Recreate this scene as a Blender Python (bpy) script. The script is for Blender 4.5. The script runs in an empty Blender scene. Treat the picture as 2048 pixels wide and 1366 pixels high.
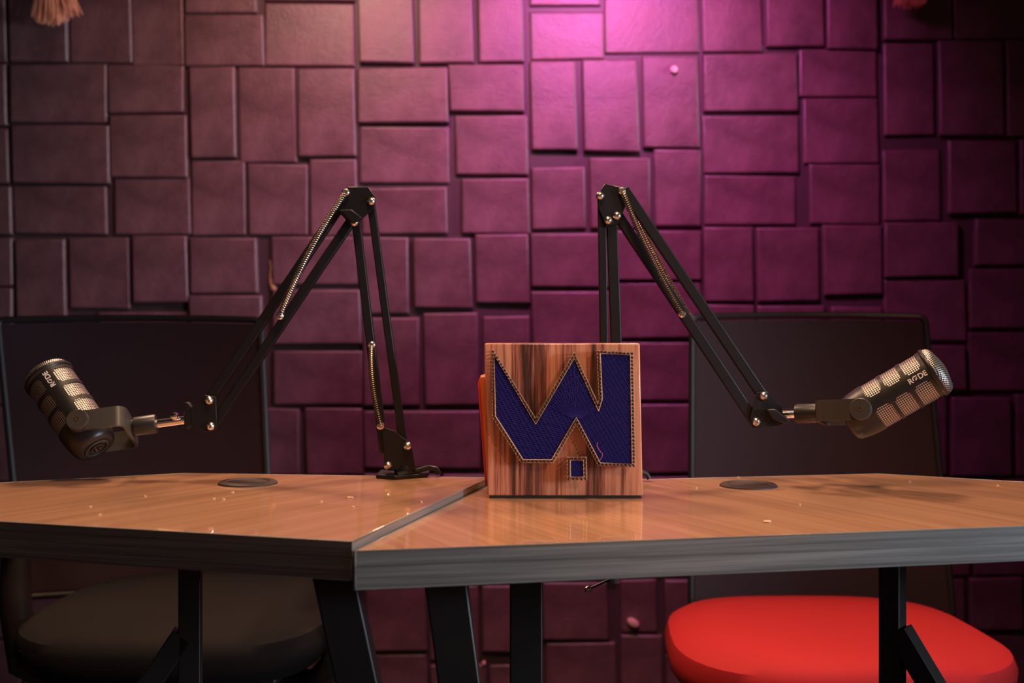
import bpy, bmesh, math, random
from mathutils import Vector, Matrix
random.seed(7)

# ---------------------------------------------------------------- camera, light, exposure
F, CX, HY = 2400.0, 1024.0, 650.0        # focal length in pixels, image centre x, horizon row (2048x1366 frame)
CZ = 0.935                               # camera height
ZL, ZR, TH = 0.750, 0.742, 0.034         # left / right table top heights, slab thickness
DW = 3.10                                # distance of the back wall's tile faces
sc = bpy.context.scene
col = sc.collection
cam_d = bpy.data.cameras.new('camera')
cam = bpy.data.objects.new('camera', cam_d)
col.objects.link(cam)
cam.location = (0, 0, CZ)
cam.rotation_euler = (math.pi / 2, 0, 0)
cam_d.sensor_width = 36.0
cam_d.lens = 36.0 * F / 2048.0
cam_d.shift_y = (HY - 683.0) / 2048.0
cam_d.dof.use_dof = True
cam_d.dof.focus_distance = 1.37
cam_d.dof.aperture_fstop = 5.6
cam_d.clip_start = 0.02
sc.camera = cam

sc.view_settings.view_transform = 'Standard'
sc.view_settings.look = 'None'
sc.view_settings.gamma = 1.0
sc.view_settings.use_curve_mapping = False
sc.view_settings.exposure = 0.0

world = bpy.data.worlds.new('world')
sc.world = world
world.use_nodes = True
world.node_tree.nodes['Background'].inputs[0].default_value = (1.0, 0.56, 0.52, 1)
world.node_tree.nodes['Background'].inputs[1].default_value = 0.085


def light(name, kind, loc, target, energy, color, **kw):
    d = bpy.data.lights.new(name, kind)
    d.energy = energy
    d.color = color
    for k, v in kw.items():
        setattr(d, k, v)
    o = bpy.data.objects.new(name, d)
    col.objects.link(o)
    o.location = loc
    o.rotation_euler = (Vector(target) - Vector(loc)).to_track_quat('-Z', 'Y').to_euler()
    return o


light('warm_ceiling_lamp', 'SPOT', (0.05, 0.98, 2.15), (0.05, 1.42, 0.75), 74, (1.0, 0.62, 0.38), spot_size=math.radians(78), spot_blend=0.55, shadow_soft_size=0.20)
for sx in (-1, 1):
    light('warm_back_lamp', 'SPOT', (0.62 * sx, 2.20, 2.25), (0.40 * sx, 1.33, 0.75), 95, (1.0, 0.62, 0.40), spot_size=math.radians(64), spot_blend=0.5, shadow_soft_size=0.12)
light('sign_accent_fill', 'SPOT', (1.05, 0.10, 1.75), (0.06, 1.335, 0.85), 38, (1.0, 0.62, 0.38), spot_size=math.radians(22), spot_blend=0.6, shadow_soft_size=0.05)  # added accent spot, out of view, narrowed to brighten just the sign
light('cool_side_lamp', 'SPOT', (2.35, 0.25, 1.15), (-0.2, 1.55, 0.90), 180, (0.74, 0.86, 1.0), spot_size=math.radians(48), spot_blend=0.5, shadow_soft_size=0.25)
light('tile_edge_fill', 'SPOT', (2.40, 2.20, 1.75), (-1.1, 3.1, 1.45), 190, (0.80, 0.86, 1.0), spot_size=math.radians(27), spot_blend=0.6, shadow_soft_size=0.10)  # added grazing spot, out of view, brightens right-facing tile edges on the left
light('magenta_wall_lamp', 'SPOT', (0.25, 2.35, 2.00), (0.22, 3.1, 1.45), 82, (1.0, 0.20, 0.75), spot_size=math.radians(112), spot_blend=1.0, shadow_soft_size=0.09)
light('warm_wall_lamp', 'SPOT', (-0.44, 2.40, 2.02), (-0.42, 3.1, 1.50), 29, (1.0, 0.52, 0.42), spot_size=math.radians(112), spot_blend=1.0, shadow_soft_size=0.09)


# ---------------------------------------------------------------- pixel -> place
def P(px, py, d):
    return Vector(((px - CX) * d / F, d, CZ - (py - HY) * d / F))


def on_table(px, py, z):
    d = (CZ - z) * F / (py - HY)
    return Vector(((px - CX) * d / F, d, z))


# ---------------------------------------------------------------- materials
def mat(name, base=(0.5, 0.5, 0.5), rough=0.5, metal=0.0, spec=0.5, coat=0.0, coat_rough=0.1, sheen=0.0):
    m = bpy.data.materials.new(name)
    m.use_nodes = True
    b = m.node_tree.nodes['Principled BSDF']
    b.inputs['Base Color'].default_value = (*base, 1)
    b.inputs['Roughness'].default_value = rough
    b.inputs['Metallic'].default_value = metal
    b.inputs['Specular IOR Level'].default_value = spec
    b.inputs['Coat Weight'].default_value = coat
    b.inputs['Coat Roughness'].default_value = coat_rough
    b.inputs['Sheen Weight'].default_value = sheen
    return m


def N(m, t, **kw):
    n = m.node_tree.nodes.new(t)
    for k, v in kw.items():
        if k in n.inputs.keys() if hasattr(n.inputs, 'keys') else False:
            n.inputs[k].default_value = v
        else:
            setattr(n, k, v)
    return n


def L(m, a, ao, b, bi):
    m.node_tree.links.new(a.outputs[ao], b.inputs[bi])


def bsdf(m):
    return m.node_tree.nodes['Principled BSDF']


def coords(m, scale=(1, 1, 1), rot=(0, 0, 0), kind='Object'):
    t = N(m, 'ShaderNodeTexCoord')
    mp = N(m, 'ShaderNodeMapping')
    mp.inputs['Scale'].default_value = scale
    mp.inputs['Rotation'].default_value = rot
    # rotate first, then stretch along the turned axes
    r = N(m, 'ShaderNodeMapping')
    r.inputs['Rotation'].default_value = rot
    mp.inputs['Rotation'].default_value = (0, 0, 0)
    L(m, t, kind, r, 'Vector')
    L(m, r, 'Vector', mp, 'Vector')
    return mp


def noise(m, vec, scale, detail=4, rough=0.55, dist=0.0):
    n = N(m, 'ShaderNodeTexNoise')
    n.inputs['Scale'].default_value = scale
    n.inputs['Detail'].default_value = detail
    n.inputs['Roughness'].default_value = rough
    n.inputs['Distortion'].default_value = dist
    L(m, vec, 'Vector', n, 'Vector')
    return n


def ramp(m, src, out, stops, interp='LINEAR'):
    r = N(m, 'ShaderNodeValToRGB')
    r.color_ramp.interpolation = interp
    e = r.color_ramp.elements
    while len(e) < len(stops):
        e.new(0.5)
    for i, (p, c) in enumerate(stops):
        e[i].position = p
        e[i].color = (*c, 1) if len(c) == 3 else c
    L(m, src, out, r, 'Fac')
    return r


def bump(m, src, out, strength, dist):
    b = N(m, 'ShaderNodeBump')
    b.inputs['Strength'].default_value = strength
    b.inputs['Distance'].default_value = dist
    L(m, src, out, b, 'Height')
    L(m, b, 'Normal', bsdf(m), 'Normal')
    return b


def grain_mat(name, stops, ang, along, across, rough, coat, fine=8.0, dist=0.4):
    m = mat(name, rough=rough, coat=coat, coat_rough=0.03)
    v = coords(m, (along, across, across), (0, 0, ang))
    n = noise(m, v, 1.0, 6, 0.6, dist)
    n2 = noise(m, v, fine, 3, 0.6)
    mx = N(m, 'ShaderNodeMix')
    mx.inputs['Factor'].default_value = 0.35
    L(m, n, 'Fac', mx, 'A')
    L(m, n2, 'Fac', mx, 'B')
    r = ramp(m, mx, 'Result', stops)
    L(m, r, 'Color', bsdf(m), 'Base Color')
    bump(m, n2, 'Fac', 0.06, 0.001)
    return m


OAK = [(0.36, (0.375, 0.185, 0.096)), (0.5, (0.46, 0.240, 0.128)), (0.63, (0.53, 0.290, 0.160))]
M = {}
M['oak_l'] = grain_mat('oak_laminate_left', OAK, math.radians(-57), 0.9, 48, 0.32, 0.9, 4.0, 0.12)
M['oak_r'] = grain_mat('oak_laminate_right', OAK, math.radians(63), 0.9, 48, 0.32, 0.9, 4.0, 0.12)
GREY = [(0.38, (0.085, 0.078, 0.072)), (0.5, (0.165, 0.150, 0.138)), (0.62, (0.26, 0.24, 0.225))]
M['edge'] = grain_mat('grey_grain_edge_band', GREY, 0, 2.0, 170, 0.42, 0.15, 3.0, 0.1)

# dark embossed leather of the wall tiles
m = mat('wall_leather', rough=0.36, spec=0.55)
v = coords(m)
n1 = noise(m, v, 9, 5, 0.6)
n2 = noise(m, v, 160, 4, 0.65)
r = ramp(m, n1, 'Fac', [(0.3, (0.078, 0.037, 0.040)), (0.7, (0.165, 0.078, 0.084))])
L(m, r, 'Color', bsdf(m), 'Base Color')
r2 = ramp(m, n1, 'Fac', [(0.3, (0.27,) * 3), (0.7, (0.42,) * 3)])
L(m, r2, 'Color', bsdf(m), 'Roughness')
mx = N(m, 'ShaderNodeMix')
mx.inputs['Factor'].default_value = 0.35
L(m, n1, 'Fac', mx, 'A')
L(m, n2, 'Fac', mx, 'B')
bump(m, mx, 'Result', 0.55, 0.006)
M['leather'] = m
M['joint'] = mat('wall_joint', (0.055, 0.029, 0.031), 0.5)

m = mat('floor_vinyl', (0.03, 0.027, 0.027), 0.5)
v = coords(m)
n1 = noise(m, v, 6, 4)
L(m, ramp(m, n1, 'Fac', [(0.3, (0.02, 0.018, 0.018)), (0.7, (0.04, 0.035, 0.034))]), 'Color', bsdf(m), 'Base Color')
M['floor'] = m
m = mat('plaster', (0.12, 0.09, 0.085), 0.8)
v = coords(m)
bump(m, noise(m, v, 60, 3), 'Fac', 0.1, 0.002)
M['plaster'] = m


def plain(key, *a, nscale=40, nstr=0.05, **k):
    m = mat(key, *a, **k)
    v = coords(m)
    bump(m, noise(m, v, nscale, 3), 'Fac', nstr, 0.001)
    M[key] = m


plain('black_metal', (0.007, 0.007, 0.009), 0.42, nscale=300, spec=0.35)
plain('leg_metal', (0.014, 0.012, 0.011), 0.42, nscale=200)
plain('mic_black', (0.013, 0.012, 0.011), 0.40, nscale=700)
plain('yoke_grey', (0.040, 0.034, 0.030), 0.42, nscale=700)
plain('chrome', (0.80, 0.78, 0.76), 0.16, 1.0, nscale=50, nstr=0.0)
plain('screw_steel', (0.72, 0.68, 0.62), 0.28, 1.0, nscale=50, nstr=0.0)
plain('brass', (0.55, 0.33, 0.12), 0.3, 1.0, nscale=50, nstr=0.0)
plain('spring_steel', (0.45, 0.38, 0.30), 0.30, 1.0, nscale=50, nstr=0.0)
plain('grommet_plastic', (0.040, 0.026, 0.024), 0.55, nscale=300, spec=0.25)
plain('print_white', (0.75, 0.68, 0.62), 0.5)
plain('rubber', (0.015, 0.015, 0.016), 0.7)
plain('chair_fabric', (0.009, 0.007, 0.0075), 0.85, nscale=700, nstr=0.4, spec=0.25)
plain('chair_mesh', (0.036, 0.014, 0.019), 0.65, nscale=900, nstr=0.5, spec=0.3)
plain('chair_frame', (0.024, 0.017, 0.019), 0.45)
plain('red_fabric', (0.45, 0.014, 0.017), 0.75, nscale=900, nstr=0.3, spec=0.25)
plain('straw', (0.85, 0.33, 0.18), 0.7)
plain('cord_tan', (0.72, 0.42, 0.25), 0.6)
plain('nail_black', (0.10, 0.085, 0.075), 0.35, metal=0.8)
plain('blue_thread', (0.009, 0.008, 0.095), 0.85, spec=0.1)
plain('blue_thread_light', (0.022, 0.018, 0.17), 0.7, spec=0.2)
plain('pink_thread', (0.5, 0.12, 0.25), 0.7)
plain('orange_plastic', (0.70, 0.17, 0.035), 0.4)
plain('red_rim', (0.62, 0.05, 0.02), 0.4)
plain('crumb', (0.55, 0.36, 0.22), 0.9, spec=0.1)
plain('pin_pale', (0.80, 0.45, 0.38), 0.5)
plain('box_black', (0.012, 0.010, 0.010), 0.5)
plain('worn_foam', (0.36, 0.18, 0.07), 0.8)

# woven steel grille: two sets of slanting wires
m = mat('steel_grille', rough=0.38, metal=0.85)
tc = N(m, 'ShaderNodeTexCoord')
mp = N(m, 'ShaderNodeMapping')
L(m, tc, 'UV', mp, 'Vector')
sep = N(m, 'ShaderNodeSeparateXYZ')
L(m, mp, 'Vector', sep, 'Vector')


def sinwave(expr_a, expr_b, ka, kb):
    a = N(m, 'ShaderNodeMath', operation='MULTIPLY'); a.inputs[1].default_value = ka
    L(m, sep, 'X', a, 0)
    b = N(m, 'ShaderNodeMath', operation='MULTIPLY_ADD'); b.inputs[1].default_value = kb
    L(m, sep, 'Y', b, 0)
    m.node_tree.links.new(a.outputs[0], b.inputs[2])
    s = N(m, 'ShaderNodeMath', operation='SINE')
    L(m, b, 0, s, 0)
    return s


KW = 2 * math.pi / 0.0058
s1 = sinwave(0, 0, KW, KW * 0.85)
s2 = sinwave(0, 0, -KW, KW * 0.85)
mul = N(m, 'ShaderNodeMath', operation='MULTIPLY')
L(m, s1, 0, mul, 0)
L(m, s2, 0, mul, 1)
ad = N(m, 'ShaderNodeMath', operation='MULTIPLY_ADD')
ad.inputs[1].default_value = 0.5
ad.inputs[2].default_value = 0.5
L(m, mul, 0, ad, 0)
r = ramp(m, ad, 0, [(0.36, (0.025, 0.018, 0.014)), (0.56, (0.44, 0.40, 0.37)), (0.9, (0.60, 0.56, 0.52))])
L(m, r, 'Color', bsdf(m), 'Base Color')
bump(m, ad, 0, 0.6, 0.0006)
M['grille'] = m

# striped rosewood laminate of the sign box
m = mat('rosewood_laminate', rough=0.34, coat=0.25, coat_rough=0.15)
v = coords(m, (1, 1, 0.035))
n1 = noise(m, v, 34, 3, 0.55, 0.9)
n2 = noise(m, v, 300, 3, 0.7, 0.3)
mx = N(m, 'ShaderNodeMix')
mx.inputs['Factor'].default_value = 0.42
L(m, n1, 'Fac', mx, 'A')
L(m, n2, 'Fac', mx, 'B')
r = ramp(m, mx, 'Result', [(0.36, (0.040, 0.018, 0.016)), (0.44, (0.22, 0.070, 0.045)), (0.51, (0.48, 0.18, 0.11)),
                           (0.58, (0.60, 0.27, 0.165)), (0.66, (0.33, 0.17, 0.09))])
L(m, r, 'Color', bsdf(m), 'Base Color')
M['rosewood'] = m


# ---------------------------------------------------------------- mesh helpers
class MB:
    def __init__(s):
        s.v, s.f, s.uv = [], [], {}

    def add(s, verts, faces):
        o = len(s.v)
        s.v += [Vector(p) for p in verts]
        s.f += [tuple(i + o for i in f) for f in faces]
        return s

    def box(s, c, half, R=None):
        R = R or Matrix.Identity(3)
        c = Vector(c)
        vs = [c + R @ Vector((x * half[0], y * half[1], z * half[2])) for x in (-1, 1) for y in (-1, 1) for z in (-1, 1)]
        return s.add(vs, [(0, 1, 3, 2), (4, 6, 7, 5), (0, 4, 5, 1), (2, 3, 7, 6), (0, 2, 6, 4), (1, 5, 7, 3)])

    def bar(s, a, b, w, h, up=(0, 1, 0)):
        """square bar from a to b; w across, h along the up direction"""
        a, b = Vector(a), Vector(b)
        t = (b - a).normalized()
        u = Vector(up)
        u = (u - t * u.dot(t)).normalized()
        n = t.cross(u)
        R = Matrix((t, n, u)).transposed()
        return s.box((a + b) / 2, ((b - a).length / 2, w / 2, h / 2), R)

    def prism(s, poly, y0, y1, fn):
        """polygon extruded between two offsets, fn(x, y, o) -> point"""
        n = len(poly)
        vs = [fn(p[0], p[1], y0) for p in poly] + [fn(p[0], p[1], y1) for p in poly]
        fs = [tuple(range(n)), tuple(range(2 * n - 1, n - 1, -1))]
        fs += [(i, i + n, (i + 1) % n + n, (i + 1) % n) for i in range(n)]
        return s.add(vs, fs)

    def tube(s, pts, rad, seg=8, cap=True, closed=False):
        pts = [Vector(p) for p in pts]
        n = len(pts)
        rads = rad if isinstance(rad, (list, tuple)) else [rad] * n
        tan = []
        for i in range(n):
            if closed:
                t = pts[(i + 1) % n] - pts[i - 1]
            else:
                t = pts[min(i + 1, n - 1)] - pts[max(i - 1, 0)]
            tan.append(t.normalized())
        ref = Vector((0, 0, 1)) if abs(tan[0].z) < 0.9 else Vector((1, 0, 0))
        u = (ref - tan[0] * ref.dot(tan[0])).normalized()
        o = len(s.v)
        for i in range(n):
            u = (u - tan[i] * u.dot(tan[i])).normalized()
            w = tan[i].cross(u)
            for k in range(seg):
                a = 2 * math.pi * k / seg
                s.v.append(pts[i] + (u * math.cos(a) + w * math.sin(a)) * rads[i])
        for i in range(n if closed else n - 1):
            j = (i + 1) % n
            for k in range(seg):
                k2 = (k + 1) % seg
                s.f.append((o + i * seg + k, o + i * seg + k2, o + j * seg + k2, o + j * seg + k))
        if cap and not closed:
            s.f.append(tuple(o + k for k in range(seg - 1, -1, -1)))
            s.f.append(tuple(o + (n - 1) * seg + k for k in range(seg)))
        return s

    def lathe(s, prof, seg=32, O=(0, 0, 0), A=(0, 0, 1), cap=True):
        """profile of (radius, height) about axis A through O"""
        O, A = Vector(O), Vector(A).normalized()
        ref = Vector((0, 0, 1)) if abs(A.z) < 0.9 else Vector((1, 0, 0))
        u = (ref - A * ref.dot(A)).normalized()
        w = A.cross(u)
        o = len(s.v)
        for r_, h in prof:
            for k in range(seg):
                a = 2 * math.pi * k / seg
                s.v.append(O + A * h + (u * math.cos(a) + w * math.sin(a)) * r_)
        n = len(prof)
        for i in range(n - 1):
            for k in range(seg):
                k2 = (k + 1) % seg
                s.f.append((o + i * seg + k, o + i * seg + k2, o + (i + 1) * seg + k2, o + (i + 1) * seg + k))
        if cap:
            s.f.append(tuple(o + k for k in range(seg - 1, -1, -1)))
            s.f.append(tuple(o + (n - 1) * seg + k for k in range(seg)))
        return s

    def helix(s, a, b, R, wire, turns, bulge=Vector((0, 0, 0)), per=10, seg=5):
        a, b = Vector(a), Vector(b)
        t = (b - a).normalized()
        u = t.orthogonal().normalized()
        w = t.cross(u)
        pts = []
        n = int(turns * per)
        for i in range(n + 1):
            f = i / n
            an = 2 * math.pi * turns * f
            pts.append(a.lerp(b, f) + bulge * (4 * f * (1 - f)) + (u * math.cos(an) + w * math.sin(an)) * R)
        return s.tube(pts, wire, seg)

    def mesh(s, name, bevel=0, segs=2, smooth=None, origin=(0, 0, 0)):
        me = bpy.data.meshes.new(name)
        og = Vector(origin)
        me.from_pydata([p - og for p in s.v], [], s.f)
        bm = bmesh.new()
        bm.from_mesh(me)
        if not getattr(s, 'keep_normals', False):
            bmesh.ops.recalc_face_normals(bm, faces=bm.faces)
        bmesh.ops.delete(bm, geom=[v for v in bm.verts if not v.link_faces], context='VERTS')
        if bevel:
            ed = [e for e in bm.edges if len(e.link_faces) == 2 and e.calc_face_angle(0) > math.radians(35)]
            new = set(bmesh.ops.bevel(bm, geom=ed, offset=bevel, segments=segs, profile=0.5, affect='EDGES', clamp_overlap=True)['faces'])
        ang = math.radians(38)
        for f in bm.faces:
            f.smooth = f in new if bevel else True
        for e in bm.edges:
            e.smooth = not (len(e.link_faces) == 2 and e.calc_face_angle(0) > ang) if not bevel else True
        bm.to_mesh(me)
        bm.free()
        return me


def tag(o, label=None, cat=None, group=None, kind=None):
    for k, v in (('label', label), ('category', cat), ('group', group), ('kind', kind)):
        if v:
            o[k] = v
    return o


def link(name, me, material, parent=None, loc=None):
    o = bpy.data.objects.new(name, me)
    col.objects.link(o)
    if material is not None and len(me.materials) == 0:
        me.materials.append(M[material])
    if parent is not None:
        o.parent = parent
    if loc is not None:
        o.location = loc
    return o


class Thing:
    """an Empty at the thing's base; parts are given in world coordinates"""
    def __init__(s, name, loc, label, cat, group=None):
        s.o = bpy.data.objects.new(name, None)
        col.objects.link(s.o)
        s.o.location = loc
        s.o.empty_display_size = 0.05
        s.loc = Vector(loc)
        tag(s.o, label, cat, group)

    def part(s, name, mb, material, parent=None, bevel=0, segs=2, label=None, kind=None):
        o = link(name, mb.mesh(name, bevel, segs, origin=s.loc), material, parent or s.o)
        return tag(o, label, None, None, kind)


def single(name, mb, material, loc, label, cat, group=None, bevel=0, segs=2, kind=None):
    o = link(name, mb.mesh(name, bevel, segs, origin=loc), material, None, loc)
    return tag(o, label, cat, group, kind)


# ================================================================ THE SETTING
XW0, XW1, YF, ZC = -2.55, 2.55, -1.6, 2.75
wall = single('wall_back', MB().box((0, DW + 0.062, ZC / 2), ((XW1 - XW0) / 2, 0.05, ZC / 2)), 'joint', (0, DW + 0.012, 0),
              'back wall clad in dark leathery relief tiles of many sizes', 'wall', kind='structure')
for nm, c, h, mt, lb in (
        ('floor', (0, (YF + DW) / 2, -0.05), ((XW1 - XW0) / 2 + 0.1, (DW - YF) / 2 + 0.1, 0.05), 'floor', 'dark vinyl floor under the two tables'),
        ('ceiling', (0, (YF + DW) / 2, ZC + 0.05), ((XW1 - XW0) / 2 + 0.1, (DW - YF) / 2 + 0.1, 0.05), 'plaster', 'dim plaster ceiling of the studio'),
        ('wall_left', (XW0 - 0.05, (YF + DW) / 2, ZC / 2), (0.05, (DW - YF) / 2, ZC / 2), 'plaster', 'plain dark side wall beside the black chair'),
        ('wall_right', (XW1 + 0.05, (YF + DW) / 2, ZC / 2), (0.05, (DW - YF) / 2, ZC / 2), 'plaster', 'plain dark side wall beside the red chair')):
    single(nm, MB().box(c, h), mt, c, lb, nm.split('_')[0], kind='structure')

# relief tiles: pixel rectangles read off the photograph, laid on the wall plane
T = []
# row above / at the top of the frame
T += [(20, -110, 134, 124), (141, -110, 258, 124), (263, -110, 363, 127)]
T += [(372, -70, 511, 24), (372, 31, 525, 130), (531, -110, 708, 1), (531, 8, 708, 130)]
T += [(717, -110, 824, 124), (838, -110, 944, 124), (957, -110, 1045, 123)]
T += [(1060, -90, 1198, 8), (1063, 24, 1207, 116), (1211, -95, 1395, 104)]
T += [(1407, -110, 1522, 100), (1532, -110, 1644, 93), (1655, -110, 1752, 97)]
T += [(1767, -110, 1900, 78), (1908, -110, 2090, 76)]
# second panel row
T += [(22, 131, 212, 244), (217, 132, 366, 224), (26, 252, 217, 366), (223, 231, 372, 352), (28, 373, 210, 466), (229, 358, 377, 467)]
T += [(382, 137, 469, 315), (478, 137, 590, 322), (598, 137, 709, 312), (384, 323, 487, 468), (497, 330, 613, 468), (622, 319, 713, 470)]
T += [(718, 137, 893, 244), (900, 132, 1046, 221), (721, 255, 896, 364), (913, 232, 1053, 348), (724, 377, 893, 466), (925, 358, 1057, 466)]
T += [(1064, 122, 1152, 299), (1167, 122, 1275, 302), (1288, 114, 1396, 293), (1066, 336, 1168, 456), (1181, 318, 1298, 456), (1312, 301, 1401, 450)]
T += [(1408, 109, 1592, 221), (1602, 100, 1753, 190), (1409, 233, 1597, 345), (1610, 199, 1756, 324), (1412, 353, 1590, 448), (1623, 332, 1759, 446)]
T += [(1770, 88, 1868, 268), (1879, 82, 2006, 270), (2015, 80, 2110, 270), (1771, 301, 1880, 438), (1898, 284, 2031, 425), (2040, 281, 2130, 428)]
# third panel row
T += [(34, 481, 129, 642), (140, 478, 256, 616), (267, 473, 373, 604), (36, 652, 190, 800), (198, 626, 372, 800)]
T += [(381, 477, 513, 585), (381, 594, 523, 700), (383, 708, 522, 806), (545, 476, 712, 567), (548, 580, 721, 687), (548, 704, 722, 809)]
T += [(724, 476, 816, 627), (828, 478, 941, 615), (954, 470, 1057, 605), (727, 637, 836, 809), (850, 628, 956, 808), (968, 634, 1058, 800)]
T += [(1065, 469, 1222, 572), (1066, 584, 1223, 698), (1068, 710, 1224, 806), (1232, 463, 1400, 558), (1233, 567, 1400, 674), (1234, 686, 1402, 799)]
T += [(1411, 457, 1504, 602), (1517, 458, 1638, 601), (1650, 453, 1762, 588), (1414, 612, 1508, 800), (1520, 613, 1650, 800), (1664, 615, 1763, 790)]
T += [(1770, 448, 1914, 553), (1771, 562, 1931, 680), (1952, 440, 2120, 528), (1941, 539, 2120, 656), (1773, 692, 1930, 780), (1941, 666, 2120, 780)]
# lower rows, mostly behind tables and chairs
T += [(40, 815, 190, 960), (198, 815, 375, 960), (42, 970, 375, 1150)]
T += [(385, 815, 520, 945), (533, 819, 596, 948), (613, 819, 722, 948), (387, 955, 720, 1150)]
T += [(730, 824, 958, 935), (968, 812, 1058, 935), (732, 950, 880, 1160), (890, 950, 1060, 1160)]
T += [(1070, 815, 1272, 945), (1284, 811, 1400, 945), (1072, 955, 1230, 1154), (1240, 955, 1404, 1150)]
T += [(1414, 812, 1560, 950), (1570, 806, 1765, 950), (1416, 960, 1590, 1150), (1600, 960, 1768, 1150)]
T += [(1775, 795, 1893, 950), (1905, 796, 2021, 950), (2034, 792, 2140, 950), (1777, 960, 1940, 1150), (1950, 960, 2140, 1150)]
T += [(50, 1160, 220, 1275), (230, 1160, 380, 1300), (52, 1285, 220, 1372), (230, 1310, 380, 1372)]
T += [(392, 1160, 560, 1270), (570, 1160, 722, 1290), (394, 1282, 560, 1372), (570, 1302, 724, 1372)]
T += [(734, 1172, 850, 1300), (862, 1172, 954, 1318), (966, 1172, 1060, 1302), (736, 1312, 852, 1372), (862, 1330, 970, 1372), (982, 1332, 1062, 1372)]
T += [(1088, 1166, 1214, 1278), (1094, 1288, 1230, 1372), (1245, 1162, 1312, 1262), (1243, 1271, 1322, 1372), (1332, 1162, 1404, 1300), (1334, 1310, 1406, 1372)]
T += [(1416, 1160, 1590, 1270), (1600, 1160, 1768, 1290), (1418, 1282, 1590, 1372), (1600, 1302, 1768, 1372)]
T += [(1779, 1160, 1930, 1280), (1942, 1158, 2045, 1260), (2055, 1160, 2150, 1280), (1781, 1292, 1930, 1372), (1942, 1272, 2150, 1372)]
# columns just outside the frame, left
T += [(-165, -110, 10, 124), (-160, 131, 12, 250), (-158, 258, 16, 366), (-156, 374, 20, 467), (-154, 478, 24, 570), (-152, 579, 25, 700),
      (-150, 708, 28, 806), (-148, 815, 30, 960), (-146, 970, 32, 1150), (-142, 1160, 40, 1275), (-140, 1285, 42, 1372)]
# the same panels go on just outside the frame: two columns either side, one row above
T += [(x0 - 898, y0, x1 - 898, y1) for x0, y0, x1, y1 in T if 370 <= x0 and x1 <= 725]
T += [(x0 + 1772, y0, x1 + 1772, y1) for x0, y0, x1, y1 in T if 370 <= x0 and x1 <= 725]
T += [(x0 + dx, y0 - 588, x1 + dx, y1 - 588) for dx in (-10,) for x0, y0, x1, y1 in T if 75 <= y0 and y1 <= 471 and x0 > -160 and x1 < 2140]
tile_rng = random.Random(11)


def make_tile(x0, y0, x1, y1):
    k = DW / F
    w, h = (x1 - x0) * k, (y1 - y0) * k
    cx, cz = ((x0 + x1) / 2 - CX) * k, CZ - ((y0 + y1) / 2 - HY) * k
    dep = tile_rng.choice((0.009, 0.012, 0.016, 0.020)) + tile_rng.uniform(-0.0015, 0.0015)
    tx, tz = tile_rng.uniform(-0.016, 0.016), tile_rng.uniform(-0.016, 0.016)
    lean = -0.017
    w, h = w + 0.0055, h + 0.0055
    b = 0.0055
    xs = [0, 0.3 * b, b, w / 2, w - b, w - 0.3 * b, w]
    zs = [0, 0.3 * b, b, h / 2, h - b, h - 0.3 * b, h]
    pr = [0.62, 0.90, 1.0, 1.0, 1.0, 0.90, 0.62]
    vs, fs = [], []
    jit = [(tile_rng.uniform(-1, 1) * 0.002, tile_rng.uniform(-1, 1) * 0.002) for _ in range(4)]
    for i, x in enumerate(xs):
        for j, z in enumerate(zs):
            fx, fz = x / w, z / h
            jx = sum(c * q for c, q in zip((jit[0][0], jit[1][0], jit[2][0], jit[3][0]), ((1 - fx) * (1 - fz), fx * (1 - fz), fx * fz, (1 - fx) * fz)))
            jz = sum(c * q for c, q in zip((jit[0][1], jit[1][1], jit[2][1], jit[3][1]), ((1 - fx) * (1 - fz), fx * (1 - fz), fx * fz, (1 - fx) * fz)))
            px, pz = x - w / 2, z - h / 2
            dp = dep * min(pr[i], pr[j]) if 0 < i < 6 and 0 < j < 6 else dep * 0.62
            if i == 3 and j == 3:
                dp = dep * 1.0
            dp += px * tx + pz * tz
            vs.append((px + jx + pz * lean, 0.012 - max(dp, 0.004), pz + jz))
    for i in range(6):
        for j in range(6):
            fs.append((i * 7 + j, (i + 1) * 7 + j, (i + 1) * 7 + j + 1, i * 7 + j + 1))
    ring = [i * 7 for i in range(7)] + [42 + j for j in range(1, 7)] + [i * 7 + 6 for i in range(5, -1, -1)] + [j for j in range(5, 0, -1)]
    o = len(vs)
    for q in ring:
        x, y, z = vs[q]
        vs.append((x * 1.0, 0.012, z * 1.0))
    n = len(ring)
    for q in range(n):
        fs.append((ring[q], ring[(q + 1) % n], o + (q + 1) % n, o + q))
    me = bpy.data.meshes.new('tile')
    me.from_pydata(vs, [], fs)
    bm = bmesh.new(); bm.from_mesh(me)
    bmesh.ops.recalc_face_normals(bm, faces=bm.faces)
    # the open back makes the outward side ambiguous: faces must look toward the camera
    cf = max(bm.faces, key=lambda f: f.calc_area())
    if cf.normal.y > 0:
        bmesh.ops.reverse_faces(bm, faces=bm.faces)
    big = sorted(bm.faces, key=lambda f: -f.calc_area())[:4]
    for f in bm.faces:
        f.smooth = f not in big
    bm.to_mesh(me); bm.free()
    link('tile', me, 'leather', wall, (cx, -0.012, cz))


for t in T:
    make_tile(*t)


# ================================================================ TABLES
def edge_dir(a, b):
    return (Vector(b) - Vector(a))


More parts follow.
